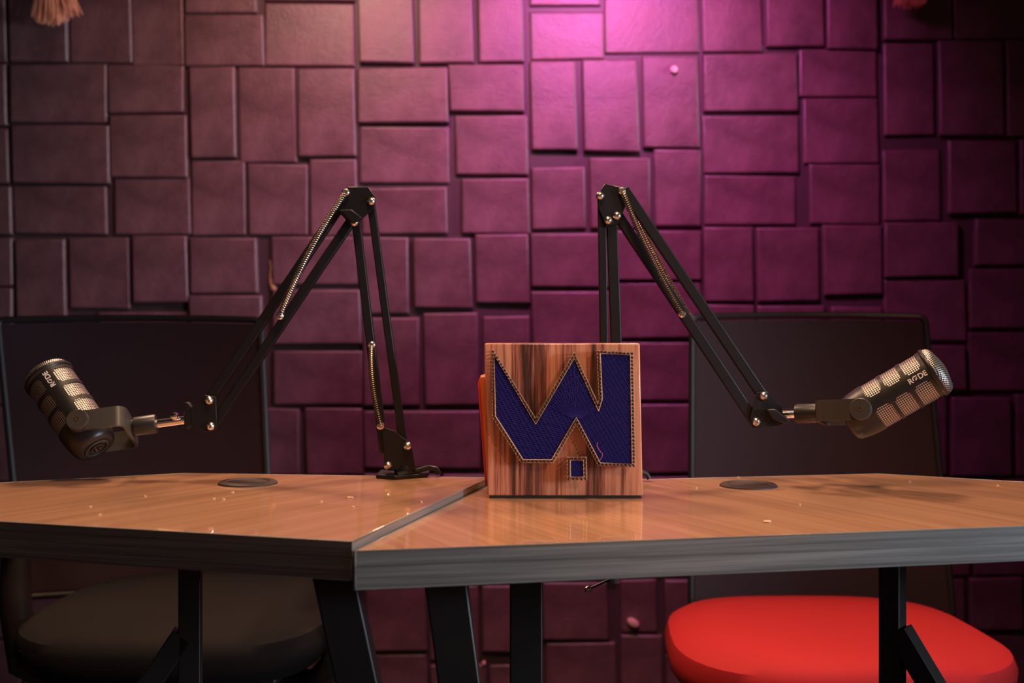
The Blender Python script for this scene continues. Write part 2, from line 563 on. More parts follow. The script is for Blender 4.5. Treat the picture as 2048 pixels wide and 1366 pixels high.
def table(poly, z, oak, loc, label, grommet_px, legs, name='table'):
    t = Thing(name, loc, label, 'table', 'tables pushed together')
    fn = lambda x, y, o: Vector((x, y, o))
    cx = sum(p[0] for p in poly) / len(poly)
    cy = sum(p[1] for p in poly) / len(poly)
    inner = []
    n = len(poly)
    for i in range(n):                                   # leave 2 mm all round for the edge band
        p = Vector(poly[i]); a = Vector(poly[i - 1]); b = Vector(poly[(i + 1) % n])
        d1, d2 = (p - a).normalized(), (b - p).normalized()
        n1, n2 = Vector((-d1.y, d1.x)), Vector((-d2.y, d2.x))
        bis = (n1 + n2)
        inner.append(p + bis * (0.002 / max(0.3, 1 + n1.dot(n2))))
    top = t.part('tabletop', MB().prism([tuple(p) for p in inner], z - TH, z, fn), oak, bevel=0.0006, segs=1)
    for i in range(n):
        a, b = Vector(poly[i]), Vector(poly[(i + 1) % n])
        d = b - a
        me = MB().box((0, 0.001, 0), (d.length / 2, 0.001, TH / 2)).mesh('edge_band', 0.0004, 1)
        o = link('edge_band', me, 'edge', t.o)
        o.location = Vector(((a.x + b.x) / 2, (a.y + b.y) / 2, z - TH / 2 + 0.0002)) - t.loc
        o.rotation_euler = (0, 0, math.atan2(d.y, d.x))
        if i == 0:
            o['label'] = 'grey wood-grain edge strip along the front'
    g = on_table(*grommet_px, z)
    ring = t.part('grommet', MB().lathe([(0.024, -0.004), (0.024, 0.0022), (0.026, 0.0036), (0.0315, 0.0032), (0.034, 0.0016), (0.0345, 0.0)], 40, g, cap=False), 'grommet_plastic', label='dark plastic cable grommet set in the tabletop')
    t.part('grommet_lid', MB().lathe([(0.0245, -0.003), (0.0245, 0.0016), (0.023, 0.0022), (0.001, 0.0022)], 40, g), 'grommet_plastic', ring)
    for lg in legs:
        kind = lg[0]
        if kind == 'bar':
            _, a, b, w, h = lg
            t.part('leg', MB().bar(a, b, w, h), 'leg_metal', bevel=0.002)
        else:
            _, a, yaw, sgn = lg
            R = Matrix.Rotation(yaw, 3, 'Z')
            zt = z - TH
            leg = t.part('leg', MB().box((a.x, a.y, zt / 2), (0.0125, 0.0125, zt / 2), R), 'leg_metal', bevel=0.0015)
            dirv = R @ Vector((sgn, 0, 0))
            s0 = Vector((a.x, a.y, 0.575)) + dirv * 0.008
            s1 = s0 + dirv * 0.32 + Vector((0, 0, -0.48))
            t.part('brace', MB().bar(s0, s1, 0.025, 0.025, up=R @ Vector((0, 1, 0))), 'leg_metal', leg, bevel=0.0015)
            t.part('foot', MB().lathe([(0.018, 0.0), (0.018, 0.006), (0.012, 0.012)], 16, (s1.x, s1.y, 0)), 'rubber', leg)
            t.part('foot_bar', MB().bar((s1.x, s1.y, 0.006), (s1.x, s1.y, s1.z + 0.01), 0.022, 0.022), 'leg_metal', leg)
    return t


# outlines traced on the table planes, counter-clockwise from the near corner
def xy(px, py, z):
    p = on_table(px, py, z)
    return Vector((p.x, p.y))


A = xy(705, 1083, ZL); A2 = xy(0, 1043, ZL); Cc = xy(370, 946, ZL); D2 = xy(0, 965, ZL); B0 = xy(965, 954.5, ZL)
seam = (xy(966, 961, ZL) - A).normalized()


def meet(p, d, q, e):
    den = d.x * e.y - d.y * e.x
    w = q - p
    return p + d * ((w.x * e.y - w.y * e.x) / den)


Bc = meet(A, seam, Cc, B0 - Cc)
dl, dr = (A2 - A).normalized(), (D2 - Cc).normalized()
L1 = A + dl * ((-0.80 - A.x) / dl.x)
L2 = Cc + dr * ((-0.80 - Cc.x) / dr.x)
left_poly = [L1, A, Bc, Cc, L2]                       # counter-clockwise seen from above
Ar = A + Vector((0.0018, -0.004))
E = xy(1754, 947, ZR); E0 = xy(1287, 958.5, ZR); F2 = xy(2048, 963.5, ZR); R2 = xy(2048, 1052, ZR)
Ar = xy(713, 1102, ZR)
off = Vector((seam.y, -seam.x)) * 0.0012
Ar = meet(A + off, seam, Ar, R2 - Ar)
Br = meet(A + off, seam, E, E0 - E)
dfr, der = (R2 - Ar).normalized(), (F2 - E).normalized()
K1 = Ar + dfr * ((0.92 - Ar.x) / dfr.x)
K2 = E + der * ((0.92 - E.x) / der.x)
right_poly = [Ar, K1, K2, E, Br]


def leg_pt(px, d):
    return Vector(((px - CX) * d / F, d, 0))


lt = leg_pt(667, 1.10)
lt_top = Vector((lt.x, lt.y, ZL - TH))
lt_bot = lt_top + Vector((0.135, 0.10, -(ZL - TH)))
lt_bot.z = 0.0
rt = leg_pt(889, 1.13)
rt_top = Vector((rt.x, rt.y, ZR - TH))
rt_bot = Vector((rt.x + 0.092, rt.y + 0.02, 0.0))
rb = leg_pt(1052, 1.40)
ll = leg_pt(381, 1.40)
rl = leg_pt(1785, 1.42)
table(left_poly, ZL, 'oak_l', (-0.40, 1.25, 0),
      'left wooden table, slightly higher, with an oak top and a shadowed dark front edge', (496, 967),
      [('bar', lt_top, lt_bot, 0.038, 0.03), ('y', ll, math.radians(8), -1),
       ('bar', Vector((-0.70, 1.27, ZL - TH)), Vector((-0.74, 1.27, 0)), 0.03, 0.03)])
table(right_poly, ZR, 'oak_r', (0.40, 1.30, 0),
      'right wooden table, slightly lower, with an oak top and a pale grey front edge', (1497, 972),
      [('bar', rt_top, rt_bot, 0.039, 0.03), ('bar', Vector((rb.x, rb.y, ZR - TH)), Vector((rb.x, rb.y, 0)), 0.038, 0.03),
       ('y', rl, math.radians(-38), 1),
       ('bar', Vector((0.84, 1.29, ZR - TH)), Vector((0.87, 1.29, 0)), 0.03, 0.03)])


# ================================================================ CHAIRS
def chair(loc, label, seat_mat, seat_z, back_poly, back_d, seat_half, seat_depth, arms, face, strip):
    X, Y = loc
    t = Thing('office_chair', (X, Y, 0), label, 'chair', 'office chairs behind the tables')
    # cushion: superellipse plan with a rounded edge and a waterfall front
    mb = MB()
    ns, prof = 44, [(0.78, -0.040), (0.93, -0.034), (0.99, -0.015), (1.0, 0.008), (0.975, 0.026), (0.90, 0.037), (0.70, 0.041), (0.35, 0.0425)]
    rings = []
    for s_, h in prof:
        ring = []
        for k in range(ns):
            a = 2 * math.pi * k / ns
            c, q = math.cos(a), math.sin(a)
            ex = 2 / 3.2
            x = math.copysign(abs(c) ** ex, c) * seat_half * s_
            y = math.copysign(abs(q) ** ex, q) * seat_depth * s_
            x *= 1.0 + 0.06 * (-y / seat_depth)          # a little wider in front
            drop = -0.020 * max(0, (-y / seat_depth) - 0.45) ** 1.5
            ring.append((X + x, Y + y, seat_z - 0.0425 + h + drop))
        rings.append(ring)
    vs = [p for r_ in rings for p in r_]
    fs = []
    for i in range(len(rings) - 1):
        for k in range(ns):
            k2 = (k + 1) % ns
            fs.append((i * ns + k, i * ns + k2, (i + 1) * ns + k2, (i + 1) * ns + k))
    fs.append(tuple(range(ns - 1, -1, -1)))
    fs.append(tuple((len(rings) - 1) * ns + k for k in range(ns)))
    mb.add(vs, fs)
    t.part('seat', mb, seat_mat)
    t.part('seat_pan', MB().prism([(X - seat_half * .72, Y - seat_depth * .72), (X + seat_half * .72, Y - seat_depth * .72),
                                   (X + seat_half * .72, Y + seat_depth * .72), (X - seat_half * .72, Y + seat_depth * .72)],
                                  seat_z - 0.10, seat_z - 0.081, lambda x, y, o: Vector((x, y, o))), 'chair_frame', bevel=0.006)
    t.part('gas_column', MB().lathe([(0.045, 0.10), (0.045, 0.13), (0.028, 0.14), (0.028, 0.28), (0.018, 0.285), (0.018, seat_z - 0.10)], 20, (X, Y, 0)), 'black_metal')
    for k in range(5):
        a = math.radians(90 + 72 * k + 10)
        tip = Vector((X + 0.30 * math.cos(a), Y + 0.30 * math.sin(a), 0.075))
        leg = t.part('base_leg', MB().bar((X, Y, 0.115), tip, 0.045, 0.028, up=(0, 0, 1)), 'chair_frame', bevel=0.006)
        perp = Vector((-math.sin(a), math.cos(a), 0))
        w = MB()
        for s_ in (-1, 1):
            c = tip + perp * (0.011 * s_)
            c.z = 0.029
            w.lathe([(0.022, -0.009), (0.029, -0.006), (0.029, 0.006), (0.022, 0.009)], 18, c, perp)
        w.lathe([(0.006, 0.0), (0.006, 0.05)], 8, (tip.x, tip.y, 0.028))
        t.part('caster', w, 'rubber', leg)
    # backrest: curved panel inside a frame
    def bp(u, v, o=0.0):
        tl, tr, br, bl = back_poly
        x = (tl[0] * (1 - u) + tr[0] * u) * (1 - v) + (bl[0] * (1 - u) + br[0] * u) * v
        y = (tl[1] * (1 - u) + tr[1] * u) * (1 - v) + (bl[1] * (1 - u) + br[1] * u) * v
        curve = 0.045 * (2 * u - 1) ** 2 * -1 + 0.03
        lean = 0.06 * (1 - v)
        d = back_d + curve + lean + o
        p = P(x, y, back_d)
        # gentle arch of the top edge
        p.z += 0.004 * (1 - (2 * u - 1) ** 2) * (1 - v)
        return Vector((p.x, d, p.z))
    nu, nv = 18, 10
    mb = MB()
    for side in (0, 1):
        o = len(mb.v)
        for j in range(nv + 1):
            for i in range(nu + 1):
                mb.v.append(bp(0.012 + 0.976 * i / nu, 0.015 + 0.97 * j / nv, 0.004 * (1 if side else -1)))
        for j in range(nv):
            for i in range(nu):
                q = (o + j * (nu + 1) + i, o + j * (nu + 1) + i + 1, o + (j + 1) * (nu + 1) + i + 1, o + (j + 1) * (nu + 1) + i)
                mb.f.append(q if side == 0 else q[::-1])
    t.part('backrest', mb, 'chair_mesh')
    loop = []
    c = 0.022
    for k in range(20):
        loop.append((c + (1 - 2 * c) * k / 20, 0.0))
    for k in range(5):
        a = math.pi / 2 * k / 5
        loop.append((1 - c + c * math.sin(a), c - c * math.cos(a)))
    for k in range(12):
        loop.append((1, c + (1 - 2 * c) * k / 12))
    for k in range(5):
        a = math.pi / 2 * k / 5
        loop.append((1 - c + c * math.cos(a), 1 - c + c * math.sin(a)))
    for k in range(20):
        loop.append((1 - c - (1 - 2 * c) * k / 20, 1.0))
    for k in range(5):
        a = math.pi / 2 * k / 5
        loop.append((c - c * math.sin(a), 1 - c + c * math.cos(a)))
    for k in range(12):
        loop.append((0, 1 - c - (1 - 2 * c) * k / 12))
    for k in range(5):
        a = math.pi / 2 * k / 5
        loop.append((c - c * math.cos(a), c - c * math.sin(a)))
    t.part('back_frame', MB().tube([bp(u, v) for u, v in loop], 0.0068, 8, closed=True), 'chair_frame')
    mid = bp(0.5, 0.55, 0.02)
    t.part('back_support', MB().tube([Vector((X, Y + seat_depth * 0.4, seat_z - 0.11)), Vector((mid.x, Y + seat_depth + 0.09, seat_z - 0.10)),
                                      Vector((mid.x, back_d + 0.11, seat_z + 0.04)), Vector((mid.x, back_d + 0.10, mid.z))], [0.024, 0.026, 0.026, 0.018], 10), 'chair_frame')
    if arms:
        for ax in arms:
            s_ = -1 if ax < X else 1
            pts = [Vector((X + s_ * 0.10, Y - 0.02, seat_z - 0.115)), Vector((ax - s_ * 0.05, Y - 0.07, seat_z - 0.12)), Vector((ax - s_ * 0.01, Y - 0.09, seat_z - 0.085)),
                   Vector((ax, Y - 0.10, seat_z)), Vector((ax, Y - 0.10, seat_z + 0.10)), Vector((ax, Y - 0.09, seat_z + 0.145))]
            a_ = t.part('armrest_post', MB().tube(pts, [0.016, 0.020, 0.026, 0.024, 0.022, 0.020], 12), 'chair_frame')
            t.part('armrest_pad', MB().box((ax, Y - 0.04, seat_z + 0.150), (0.035, 0.13, 0.013)), 'rubber', a_, bevel=0.010, segs=3)
    return t


chair((0.50, 1.91), 'office chair with a bright red cushion and dark back, behind the right table', 'red_fabric', 0.462,
      [(1392, 634), (1866, 634), (1900, 1230), (1380, 1230)], 2.22, 0.255, 0.235, None, 0, True)
chair((-0.52, 1.95), 'black office chair with armrests and a wide dark back, behind the left table', 'chair_fabric', 0.495,
      [(-26, 640), (511, 640), (548, 1190), (56, 1190)], 2.22, 0.238, 0.24, (-0.765, -0.262), 0, False)


# ================================================================ MICROPHONE ARMS
def poly_plate(pts, d, th):
    return MB().prism(pts, d - th / 2, d + th / 2, lambda x, y, o: P(x, y, d) + Vector((0, o - d, 0)))


def screw(t, px, py, d, r=0.0052, parent=None, name='screw'):
    c = P(px, py, d)
    c.y = d
    return t.part(name, MB().lathe([(r, 0), (r, 0.002), (r * 0.8, 0.0040), (r * 0.4, 0.0052), (r * 0.35, 0.0040)], 14, c, (0, -1, 0)), 'screw_steel', parent)


def boom_arm(d, label, sp):
    base = P(*sp['base'], d)
    base.z = sp['z']
    t = Thing('boom_arm', base, label, 'microphone arm', 'folding microphone arms')
    W = 0.0105
    for a, b, w in sp['bars']:
        pa, pb = P(*a, d), P(*b, d)
        t.part('arm_bar', MB().bar(pa, pb, w, W), 'black_metal', bevel=0.0012)
    for pl in sp['plates']:
        for o in (-1, 1):                                  # a cheek plate on either side of the bars
            t.part('joint_plate', poly_plate(pl, d + o * 0.0078, 0.003), 'black_metal', bevel=0.0006, segs=1)
    for q in sp['screws']:
        screw(t, q[0], q[1], d - 0.0093)
    for a, b, o, turns in sp['springs']:
        pa, pb = P(*a, d), P(*b, d)
        pa.y = pb.y = d + o
        s_ = t.part('spring', MB().helix(pa, pb, 0.0030, 0.00085, turns, Vector(sp.get('bulge', (0, 0, 0)))), 'spring_steel')
        for e in (pa, pb):
            t.part('spring_pin', MB().lathe([(0.0046, -0.004), (0.0046, 0.003), (0.003, 0.0045)], 12, e + Vector((0, 0.012 if o < 0 else -0.012, 0)) * 0.2, (0, -1 if o < 0 else 1, 0)), 'screw_steel', s_)
    for w in sp['wings']:
        t.part('wing_nut', poly_plate(w[:-1], d + w[-1], 0.009), 'black_metal', bevel=0.002)
    # stud that carries the microphone
    s0, s1 = sp['stud']
    t.part('stud', MB().lathe([(0.0052, 0), (0.0052, (s1 - s0).length)], 18, s0, s1 - s0), 'chrome')
    b = s0 + Vector(sp['ball'])
    t.part('clamp_screw_tip', MB().lathe([(0.0015, -0.005), (0.004, -0.0035), (0.005, 0), (0.004, 0.0035), (0.0015, 0.005)], 14, b, (0, -1, 0)), 'chrome')
    # clamp on the back edge of the table
    cx, cy, z = base.x, sp['edge'], sp['z']
    cl = t.part('clamp', MB()
                .prism([(cx - 0.028, cy - 0.030), (cx - 0.004, cy - 0.042), (cx + 0.034, cy - 0.018), (cx + 0.034, cy + 0.018), (cx - 0.028, cy + 0.018)], z, z + 0.0052, lambda x, y, o: Vector((x, y, o)))
                .box((cx + 0.004, cy + 0.012, z - 0.035), (0.022, 0.006, 0.0415))
                .box((cx + 0.004, cy - 0.012, z - 0.0715), (0.020, 0.030, 0.004)), 'black_metal', bevel=0.0015)
    t.part('clamp_lip', MB().tube([(cx - 0.002, cy - 0.036, z + 0.005), (cx + 0.022, cy - 0.02, z + 0.0085), (cx + 0.034, cy - 0.014, z + 0.0115), (cx + 0.043, cy - 0.012, z + 0.0095), (cx + 0.047, cy - 0.012, z + 0.0035)], 0.0034, 8), 'black_metal', cl)
    t.part('socket', MB().lathe([(0.013, 0.004), (0.013, 0.010), (0.011, 0.016)], 18, (cx + 0.006, d, z)), 'black_metal', cl)
    sx = cx + 0.004
    t.part('clamp_bolt', MB().lathe([(0.0105, -TH - 0.001), (0.0105, -TH - 0.006), (0.004, -TH - 0.007), (0.004, -0.108), (0.0065, -0.108), (0.0065, -0.122)], 16, (sx, cy - 0.026, z)), 'screw_steel', cl)
    hb = Vector((sx, cy - 0.026, z - 0.115))
    dv = Vector((-0.034, -0.006, -0.014))
    t.part('bolt_handle', MB().tube([hb - dv, hb + dv], 0.0016, 8), 'black_metal', cl)
    for e in (-1, 1):
        t.part('handle_end', MB().lathe([(0.0015, -0.0045), (0.004, -0.003), (0.0046, 0), (0.004, 0.003), (0.0015, 0.0045)], 12, hb + dv * e, dv), 'chrome', cl)
    return t


def unit(v):
    return Vector(v).normalized()


# ---------------------------------------------------------------- microphone poses (frames shared by arm studs)
def mic_frame(top_px, d, axis, yoke_dir, roll):
    a = unit(axis)
    tv = -(Vector((0, 1, 0)) - a * a.y).normalized()
    nv = a.cross(tv)
    if nv.z < 0:
        nv = -nv
    q = (tv * math.cos(roll) + nv * math.sin(roll)).normalized()     # toward the near knob
    top = P(*top_px, d)
    u = Vector(yoke_dir)
    u = (u - q * u.dot(q)).normalized()
    return {'a': a, 'q': q, 'top': top, 'pivot': top - a * 0.096, 'u': u}


fl = mic_frame((95, 752), 1.475, (-0.62, 0.34, 0.70), (1.0, 0.12, 0.13), math.radians(20))
fr = mic_frame((1874, 741), 1.415, (0.81, -0.27, 0.53), (-1.0, 0.43, -0.065), math.radians(20))


def stud_ends(f, length):
    a = f['pivot'] + f['u'] * 0.080
    return a, f['pivot'] + f['u'] * length


dL, dR = 1.455, 1.465
sl = stud_ends(fl, 0.118)
sr = stud_ends(fr, 0.124)
boom_arm(dL, 'black folding microphone arm clamped to the left table, springs showing', {
    'base': (800, 950), 'z': ZL, 'edge': 1.474,
    'bars': [((712, 440), (768, 905), 0.0105), ((742, 405), (806, 885), 0.0095), ((694, 392), (419, 800), 0.0115), ((704, 440), (426, 852), 0.0115)],
    'plates': [[(697, 374), (737, 374), (752, 397), (748, 417), (722, 440), (704, 452), (678, 425), (684, 405)],
               [(762, 852), (790, 862), (822, 888), (832, 940), (768, 940), (768, 900)],
               [(382, 816), (410, 790), (432, 793), (435, 858), (412, 864), (384, 852)]],
    'screws': [(743, 403), (709, 445), (815, 892), (776, 931), (419, 801), (422, 852)],
    'springs': [((694, 387), (564, 632), -0.013, 62), ((690, 392), (558, 628), 0.013, 62), ((745, 690), (763, 850), -0.012, 40), ((741, 690), (759, 850), 0.012, 40)],
    'bulge': (-0.004, 0, 0.003),
    'wings': [[(678, 421), (704, 418), (726, 436), (706, 449), -0.016], [(367, 806), (378, 803), (387, 815), (387, 850), (378, 858), (370, 856), -0.004]],
    'stud': sl, 'ball': (0.026, -0.006, 0.010)})
boom_arm(dR, 'black folding microphone arm standing behind the wooden letter sign', {
    'base': (1225, 958), 'z': ZR, 'edge': 1.494,
    'bars': [((1203, 385), (1211, 905), 0.0100), ((1223, 435), (1240, 900), 0.0130), ((1247, 378), (1526, 793), 0.0125), ((1236, 432), (1510, 844), 0.0125)],
    'plates': [[(1210, 367), (1251, 377), (1250, 415), (1236, 447), (1213, 455), (1197, 416), (1194, 390)],
               [(1204, 862), (1232, 872), (1256, 890), (1262, 945), (1198, 945), (1198, 900)],
               [(1513, 784), (1538, 784), (1562, 814), (1572, 845), (1556, 853), (1505, 857), (1499, 838)]],
    'screws': [(1200, 392), (1216, 441), (1234, 432), (1527, 792), (1512, 843)],
    'springs': [((1242, 384), (1361, 628), -0.013, 62), ((1258, 384), (1384, 634), 0.013, 62), ((1212, 710), (1220, 870), 0.012, 40)],
    'bulge': (-0.003, 0, -0.002),
    'wings': [[(1531, 818), (1552, 818), (1583, 843), (1567, 847), (1545, 838), -0.016]],
    'stud': sr, 'ball': (-0.027, -0.007, 0.008)})


# ================================================================ MICROPHONES
MR, ML, SEC = 0.0295, 0.120, math.radians(120)
_cache = {}


def cyl(th, z, r_):
    return Vector((r_ * math.cos(th), r_ * math.sin(th), z))


def shell_mesh():
    """ribbed black shell with nine grille openings"""
    mb = MB()
    R0, R1 = MR, MR - 0.0016
    zs_w = [(0.036, 0.0565), (0.0615, 0.082), (0.087, 0.1075)]
    c = 0.004
    zl = [0.028]
    for a, b in zs_w:
        zl += [a, a + c, b - c, b]
    zl.append(0.1125)
    half_strip = math.radians(15)
    ca = c / MR
    thl = []
    for s_ in range(3):
        b0 = s_ * SEC
        w0, w1 = b0 + half_strip, b0 + SEC - half_strip
        thl += [b0, b0 + half_strip * 0.5, w0, w0 + ca]
        for k in range(1, 6):
            thl.append(w0 + ca + (w1 - w0 - 2 * ca) * k / 6)
        thl += [w1 - ca, w1, b0 + SEC - half_strip * 0.5]
    nt = len(thl)
    def in_win_t(i):
        return 2 <= i % 12 < 10
    def edge_t(i):
        return i % 12 == 2 or i % 12 == 9
    def bul(z):
        return 0.0
    for R_ in (R0, R1):
        for z in zl:
            for th in thl:
                mb.v.append(cyl(th, z, R_))
    nz = len(zl)
    keep = lambda i, j: not (in_win_t(i) and any(abs(zl[j] - a) < 1e-6 or abs(zl[j] - a - c) < 1e-6 or abs(zl[j] - b + c) < 1e-6 for a, b in zs_w))
    idx = lambda l, j, i: l * nz * nt + j * nt + i % nt
    walls = []
    for j in range(nz - 1):
        for i in range(nt):
            cell = [(j, i), (j, i + 1), (j + 1, i + 1), (j + 1, i)]
            if keep(i, j):
                mb.f.append(tuple(idx(0, *p) for p in cell))
                # inner walls of the openings
                for (dj, di, e0, e1) in ((1, 0, 3, 2), (-1, 0, 0, 1), (0, 1, 1, 2), (0, -1, 0, 3)):
                    jj, ii = j + dj, (i + di) % nt
                    if 0 <= jj < nz - 1 and not keep(ii, jj):
                        p, q = cell[e0], cell[e1]
                        quad = [mb.v[idx(0, *p)], mb.v[idx(0, *q)], mb.v[idx(1, *q)], mb.v[idx(1, *p)]]
                        walls.append(quad)
            else:
                # rounded corners of the openings
                fz = [abs(zl[j] - a) < 1e-6 for a, b in zs_w]
                lo = any(fz)
                hi = any(abs(zl[j] - b + c) < 1e-6 for a, b in zs_w)
                if (lo or hi) and edge_t(i):
                    left = i % 12 == 2
                    tri = {(True, True): (0, 1, 3), (True, False): (0, 1, 2), (False, True): (0, 2, 3), (False, False): (1, 2, 3)}[(lo, left)]
                    mb.f.append(tuple(idx(0, *cell[k]) for k in tri))
    for quad in walls:
        mb.add(quad, [(0, 1, 2, 3)])
    mb.keep_normals = True
    return mb


def mic_meshes():
    if _cache:
        return _cache
    def put(k, mb, bevel=0, segs=2):
        _cache[k] = mb.mesh(k, bevel, segs)
    put('body', MB().lathe([(0.0165, 0.0005), (0.0200, 0.0), (0.0235, 0.0014), (0.0258, 0.005), (0.0282, 0.016), (MR, 0.029), (MR, 0.0325)], 48)
        .lathe([(MR - 0.0022, 0.030), (MR - 0.0022, 0.112)], 48), 0)
    put('shell', shell_mesh())
    put('rim', MB().lathe([(MR - 0.002, 0.1120), (MR, 0.1122), (0.0308, 0.1135), (0.0312, 0.1155), (0.0308, 0.1172), (0.0295, 0.1178)], 48), 0)
    put('connector_ring', MB().lathe([(0.0150, 0.0006), (0.0150, -0.0010), (0.0128, -0.0016), (0.0122, 0.0000)], 36, cap=False), 0)
    put('connector', MB().lathe([(0.0075, 0.0), (0.0075, -0.0012), (0.0055, -0.0012), (0.0055, 0.0)], 24), 0)
    pins = MB()
    for k in range(3):
        a = math.radians(90 + 120 * k)
        pins.lathe([(0.0009, 0.0), (0.0009, -0.0026)], 8, (0.003 * math.cos(a), 0.003 * math.sin(a), 0))
    put('pins', pins)
    # domed front grille
    prof = []
    for k in range(9):
        a = math.radians(90 * k / 8)
        prof.append((0.0190 + 0.0106 * math.cos(a), 0.1170 + 0.0100 * math.sin(a)))
    prof += [(0.0120, 0.1288), (0.0060, 0.1299), (0.0002, 0.1303)]
    put('dome', MB().lathe(prof, 64, cap=False))
    me = _cache['dome']
    uv = me.uv_layers.new(name='UVMap')
    for lp in me.loops:
        v = me.vertices[lp.vertex_index].co
        r_ = math.hypot(v.x, v.y)
        ex = r_ + max(0, 0.1255 - v.z) * 0.8
        f = ex / max(r_, 1e-6)
        uv.data[lp.index].uv = (v.x * f, v.y * f * 1.3)
    return _cache


def window_mesh(s_, k):
    key = 'win%d%d' % (s_, k)
    if key in _cache:
        return _cache[key]
    zs = [(0.036, 0.0565), (0.0615, 0.082), (0.087, 0.1075)][k]
    b0 = s_ * SEC
    w0, w1 = b0 + math.radians(14), b0 + math.radians(106)
    mb = MB()
    n = 10
    for j in range(4):
        z = zs[0] - 0.0008 + (zs[1] - zs[0] + 0.0016) * j / 3
        for i in range(n + 1):
            mb.v.append(cyl(w0 + (w1 - w0) * i / n, z, MR - 0.0010))
    for j in range(3):
        for i in range(n):
            mb.f.append((j * (n + 1) + i, j * (n + 1) + i + 1, (j + 1) * (n + 1) + i + 1, (j + 1) * (n + 1) + i))
    me = bpy.data.meshes.new('grille_panel')
    me.from_pydata(mb.v, [], mb.f)
    for p in me.polygons:
        p.use_smooth = True
    uv = me.uv_layers.new(name='UVMap')
    for lp in me.loops:
        v = me.vertices[lp.vertex_index].co
        uv.data[lp.index].uv = (math.atan2(v.y, v.x) % (2 * math.pi) * MR, v.z * 1.3)
    _cache[key] = me
    return me


def text_mesh(body, size, name):
    cu = bpy.data.curves.new(name, 'FONT')
    cu.body = body
    cu.size = size
    cu.extrude = 0.00012
    cu.offset = 0.0002
    cu.align_x = 'CENTER'
    cu.align_y = 'CENTER'
    o = bpy.data.objects.new('tmp', cu)
    col.objects.link(o)
    bpy.context.view_layer.update()
    me = bpy.data.meshes.new_from_object(o.evaluated_get(bpy.context.evaluated_depsgraph_get()))
    bpy.data.objects.remove(o)
    bpy.data.curves.remove(cu)
    return me


def microphone(f, label):
    a, q, u = f['a'], f['q'], f['u']
    g = mic_meshes()
    t = Thing('microphone', f['pivot'], label, 'microphone', 'podcast microphones on the arms')
    # local frame of the capsule: z along the axis, x toward the near knob
    R = Matrix((q, a.cross(q), a)).transposed().to_4x4()
    base = f['top'] - a * ML - f['pivot']
    X = Matrix.Translation(base) @ R

    def put(name, me, material, parent=None, label=None):
        o = link(name, me, material, parent or t.o)
        if parent is None:
            o.matrix_local = X
        if label:
            o['label'] = label
        return o
    body = put('body', g['body'], 'mic_black')
    sh = put('grille_cage', g['shell'], 'mic_black')
    put('front_rim', g['rim'], 'mic_black')
    put('front_grille', g['dome'], 'grille', label='domed silver wire mesh over the front')
    for s_ in range(3):
        for k in range(3):
            put('grille_panel', window_mesh(s_, k), 'grille')
    ring = put('connector_ring', g['connector_ring'], 'yoke_grey', body)
    put('connector', g['connector'], 'nail_black', body)
    put('connector_pins', g['pins'], 'screw_steel', body)
    if 'text' not in _cache:
        _cache['text'] = text_mesh('RØDE', 0.0088, 'lettering')
        for v in _cache['text'].vertices:                 # wrap onto the barrel: text runs along the axis
            x, y, z = v.co
            th = y / MR
            rr = MR + 0.0001 + z + 0.00012
            v.co = cyl(-th, 0.0, rr) + Vector((0, 0, 0.0975 + x))
    put('lettering', _cache['text'], 'print_white', sh, 'white maker\'s lettering along the barrel')
    # yoke
    w = q.cross(u)
    def yk(au, aq, aw):
        return f['pivot'] + u * au + q * aq + w * aw
    HW, TT, IN, LEN = 0.0125, 0.004, 0.0345, 0.054
    mb = MB()
    prof = []
    for s_ in (1, -1):
        pass
    path_o, path_i = [], []
    ro = 0.012
    path_o += [(-0.0, IN + TT), (LEN - ro, IN + TT)]
    for k in range(1, 6):
        an = math.pi / 2 * k / 5
        path_o.append((LEN - ro + ro * math.sin(an), IN + TT - ro + ro * math.cos(an)))
    path_i += [(0.0, IN), (LEN - ro, IN)]
    ri = ro - TT
    for k in range(1, 6):
        an = math.pi / 2 * k / 5
        path_i.append((LEN - ro + ri * math.sin(an), IN - ri + ri * math.cos(an)))
    full_o = path_o + [(x, -y) for x, y in reversed(path_o)]
    full_i = path_i + [(x, -y) for x, y in reversed(path_i)]
    n = len(full_o)
    vs = []
    for (xo, yo), (xi, yi) in zip(full_o, full_i):
        vs += [yk(xo, yo, HW), yk(xo, yo, -HW), yk(xi, yi, -HW), yk(xi, yi, HW)]
    fs = []
    for i in range(n - 1):
        for k in range(4):
            fs.append((i * 4 + k, i * 4 + (k + 1) % 4, (i + 1) * 4 + (k + 1) % 4, (i + 1) * 4 + k))
    fs += [(0, 1, 2, 3), tuple((n - 1) * 4 + k for k in (3, 2, 1, 0))]
    yoke = t.part('yoke', mb.add(vs, fs), 'yoke_grey')
    t.part('mount_socket', MB().lathe([(0.0095, LEN - 0.001), (0.0095, LEN + 0.002), (0.0118, LEN + 0.003), (0.0120, LEN + 0.027), (0.0112, LEN + 0.0285), (0.006, LEN + 0.0285)], 28, f['pivot'], u), 'mic_black', yoke)
    for s_ in (1, -1):
        kn = t.part('tilt_knob', MB().lathe([(0.0118, IN - 0.0030), (0.0128, IN - 0.001), (0.0128, IN + 0.0075), (0.0120, IN + 0.0086), (0.0033, IN + 0.0086)], 32, f['pivot'], q * s_), 'yoke_grey')
        t.part('knob_screw', MB().lathe([(0.0028, IN + 0.0080), (0.0028, IN + 0.0092), (0.0019, IN + 0.0092), (0.0016, IN + 0.0078)], 16, f['pivot'], q * s_), 'brass', kn)
    return t


microphone(fl, 'black microphone with silver grilles hanging over the left table, its socket end toward us')
microphone(fr, 'black microphone with silver grilles over the right table, its domed front raised right')


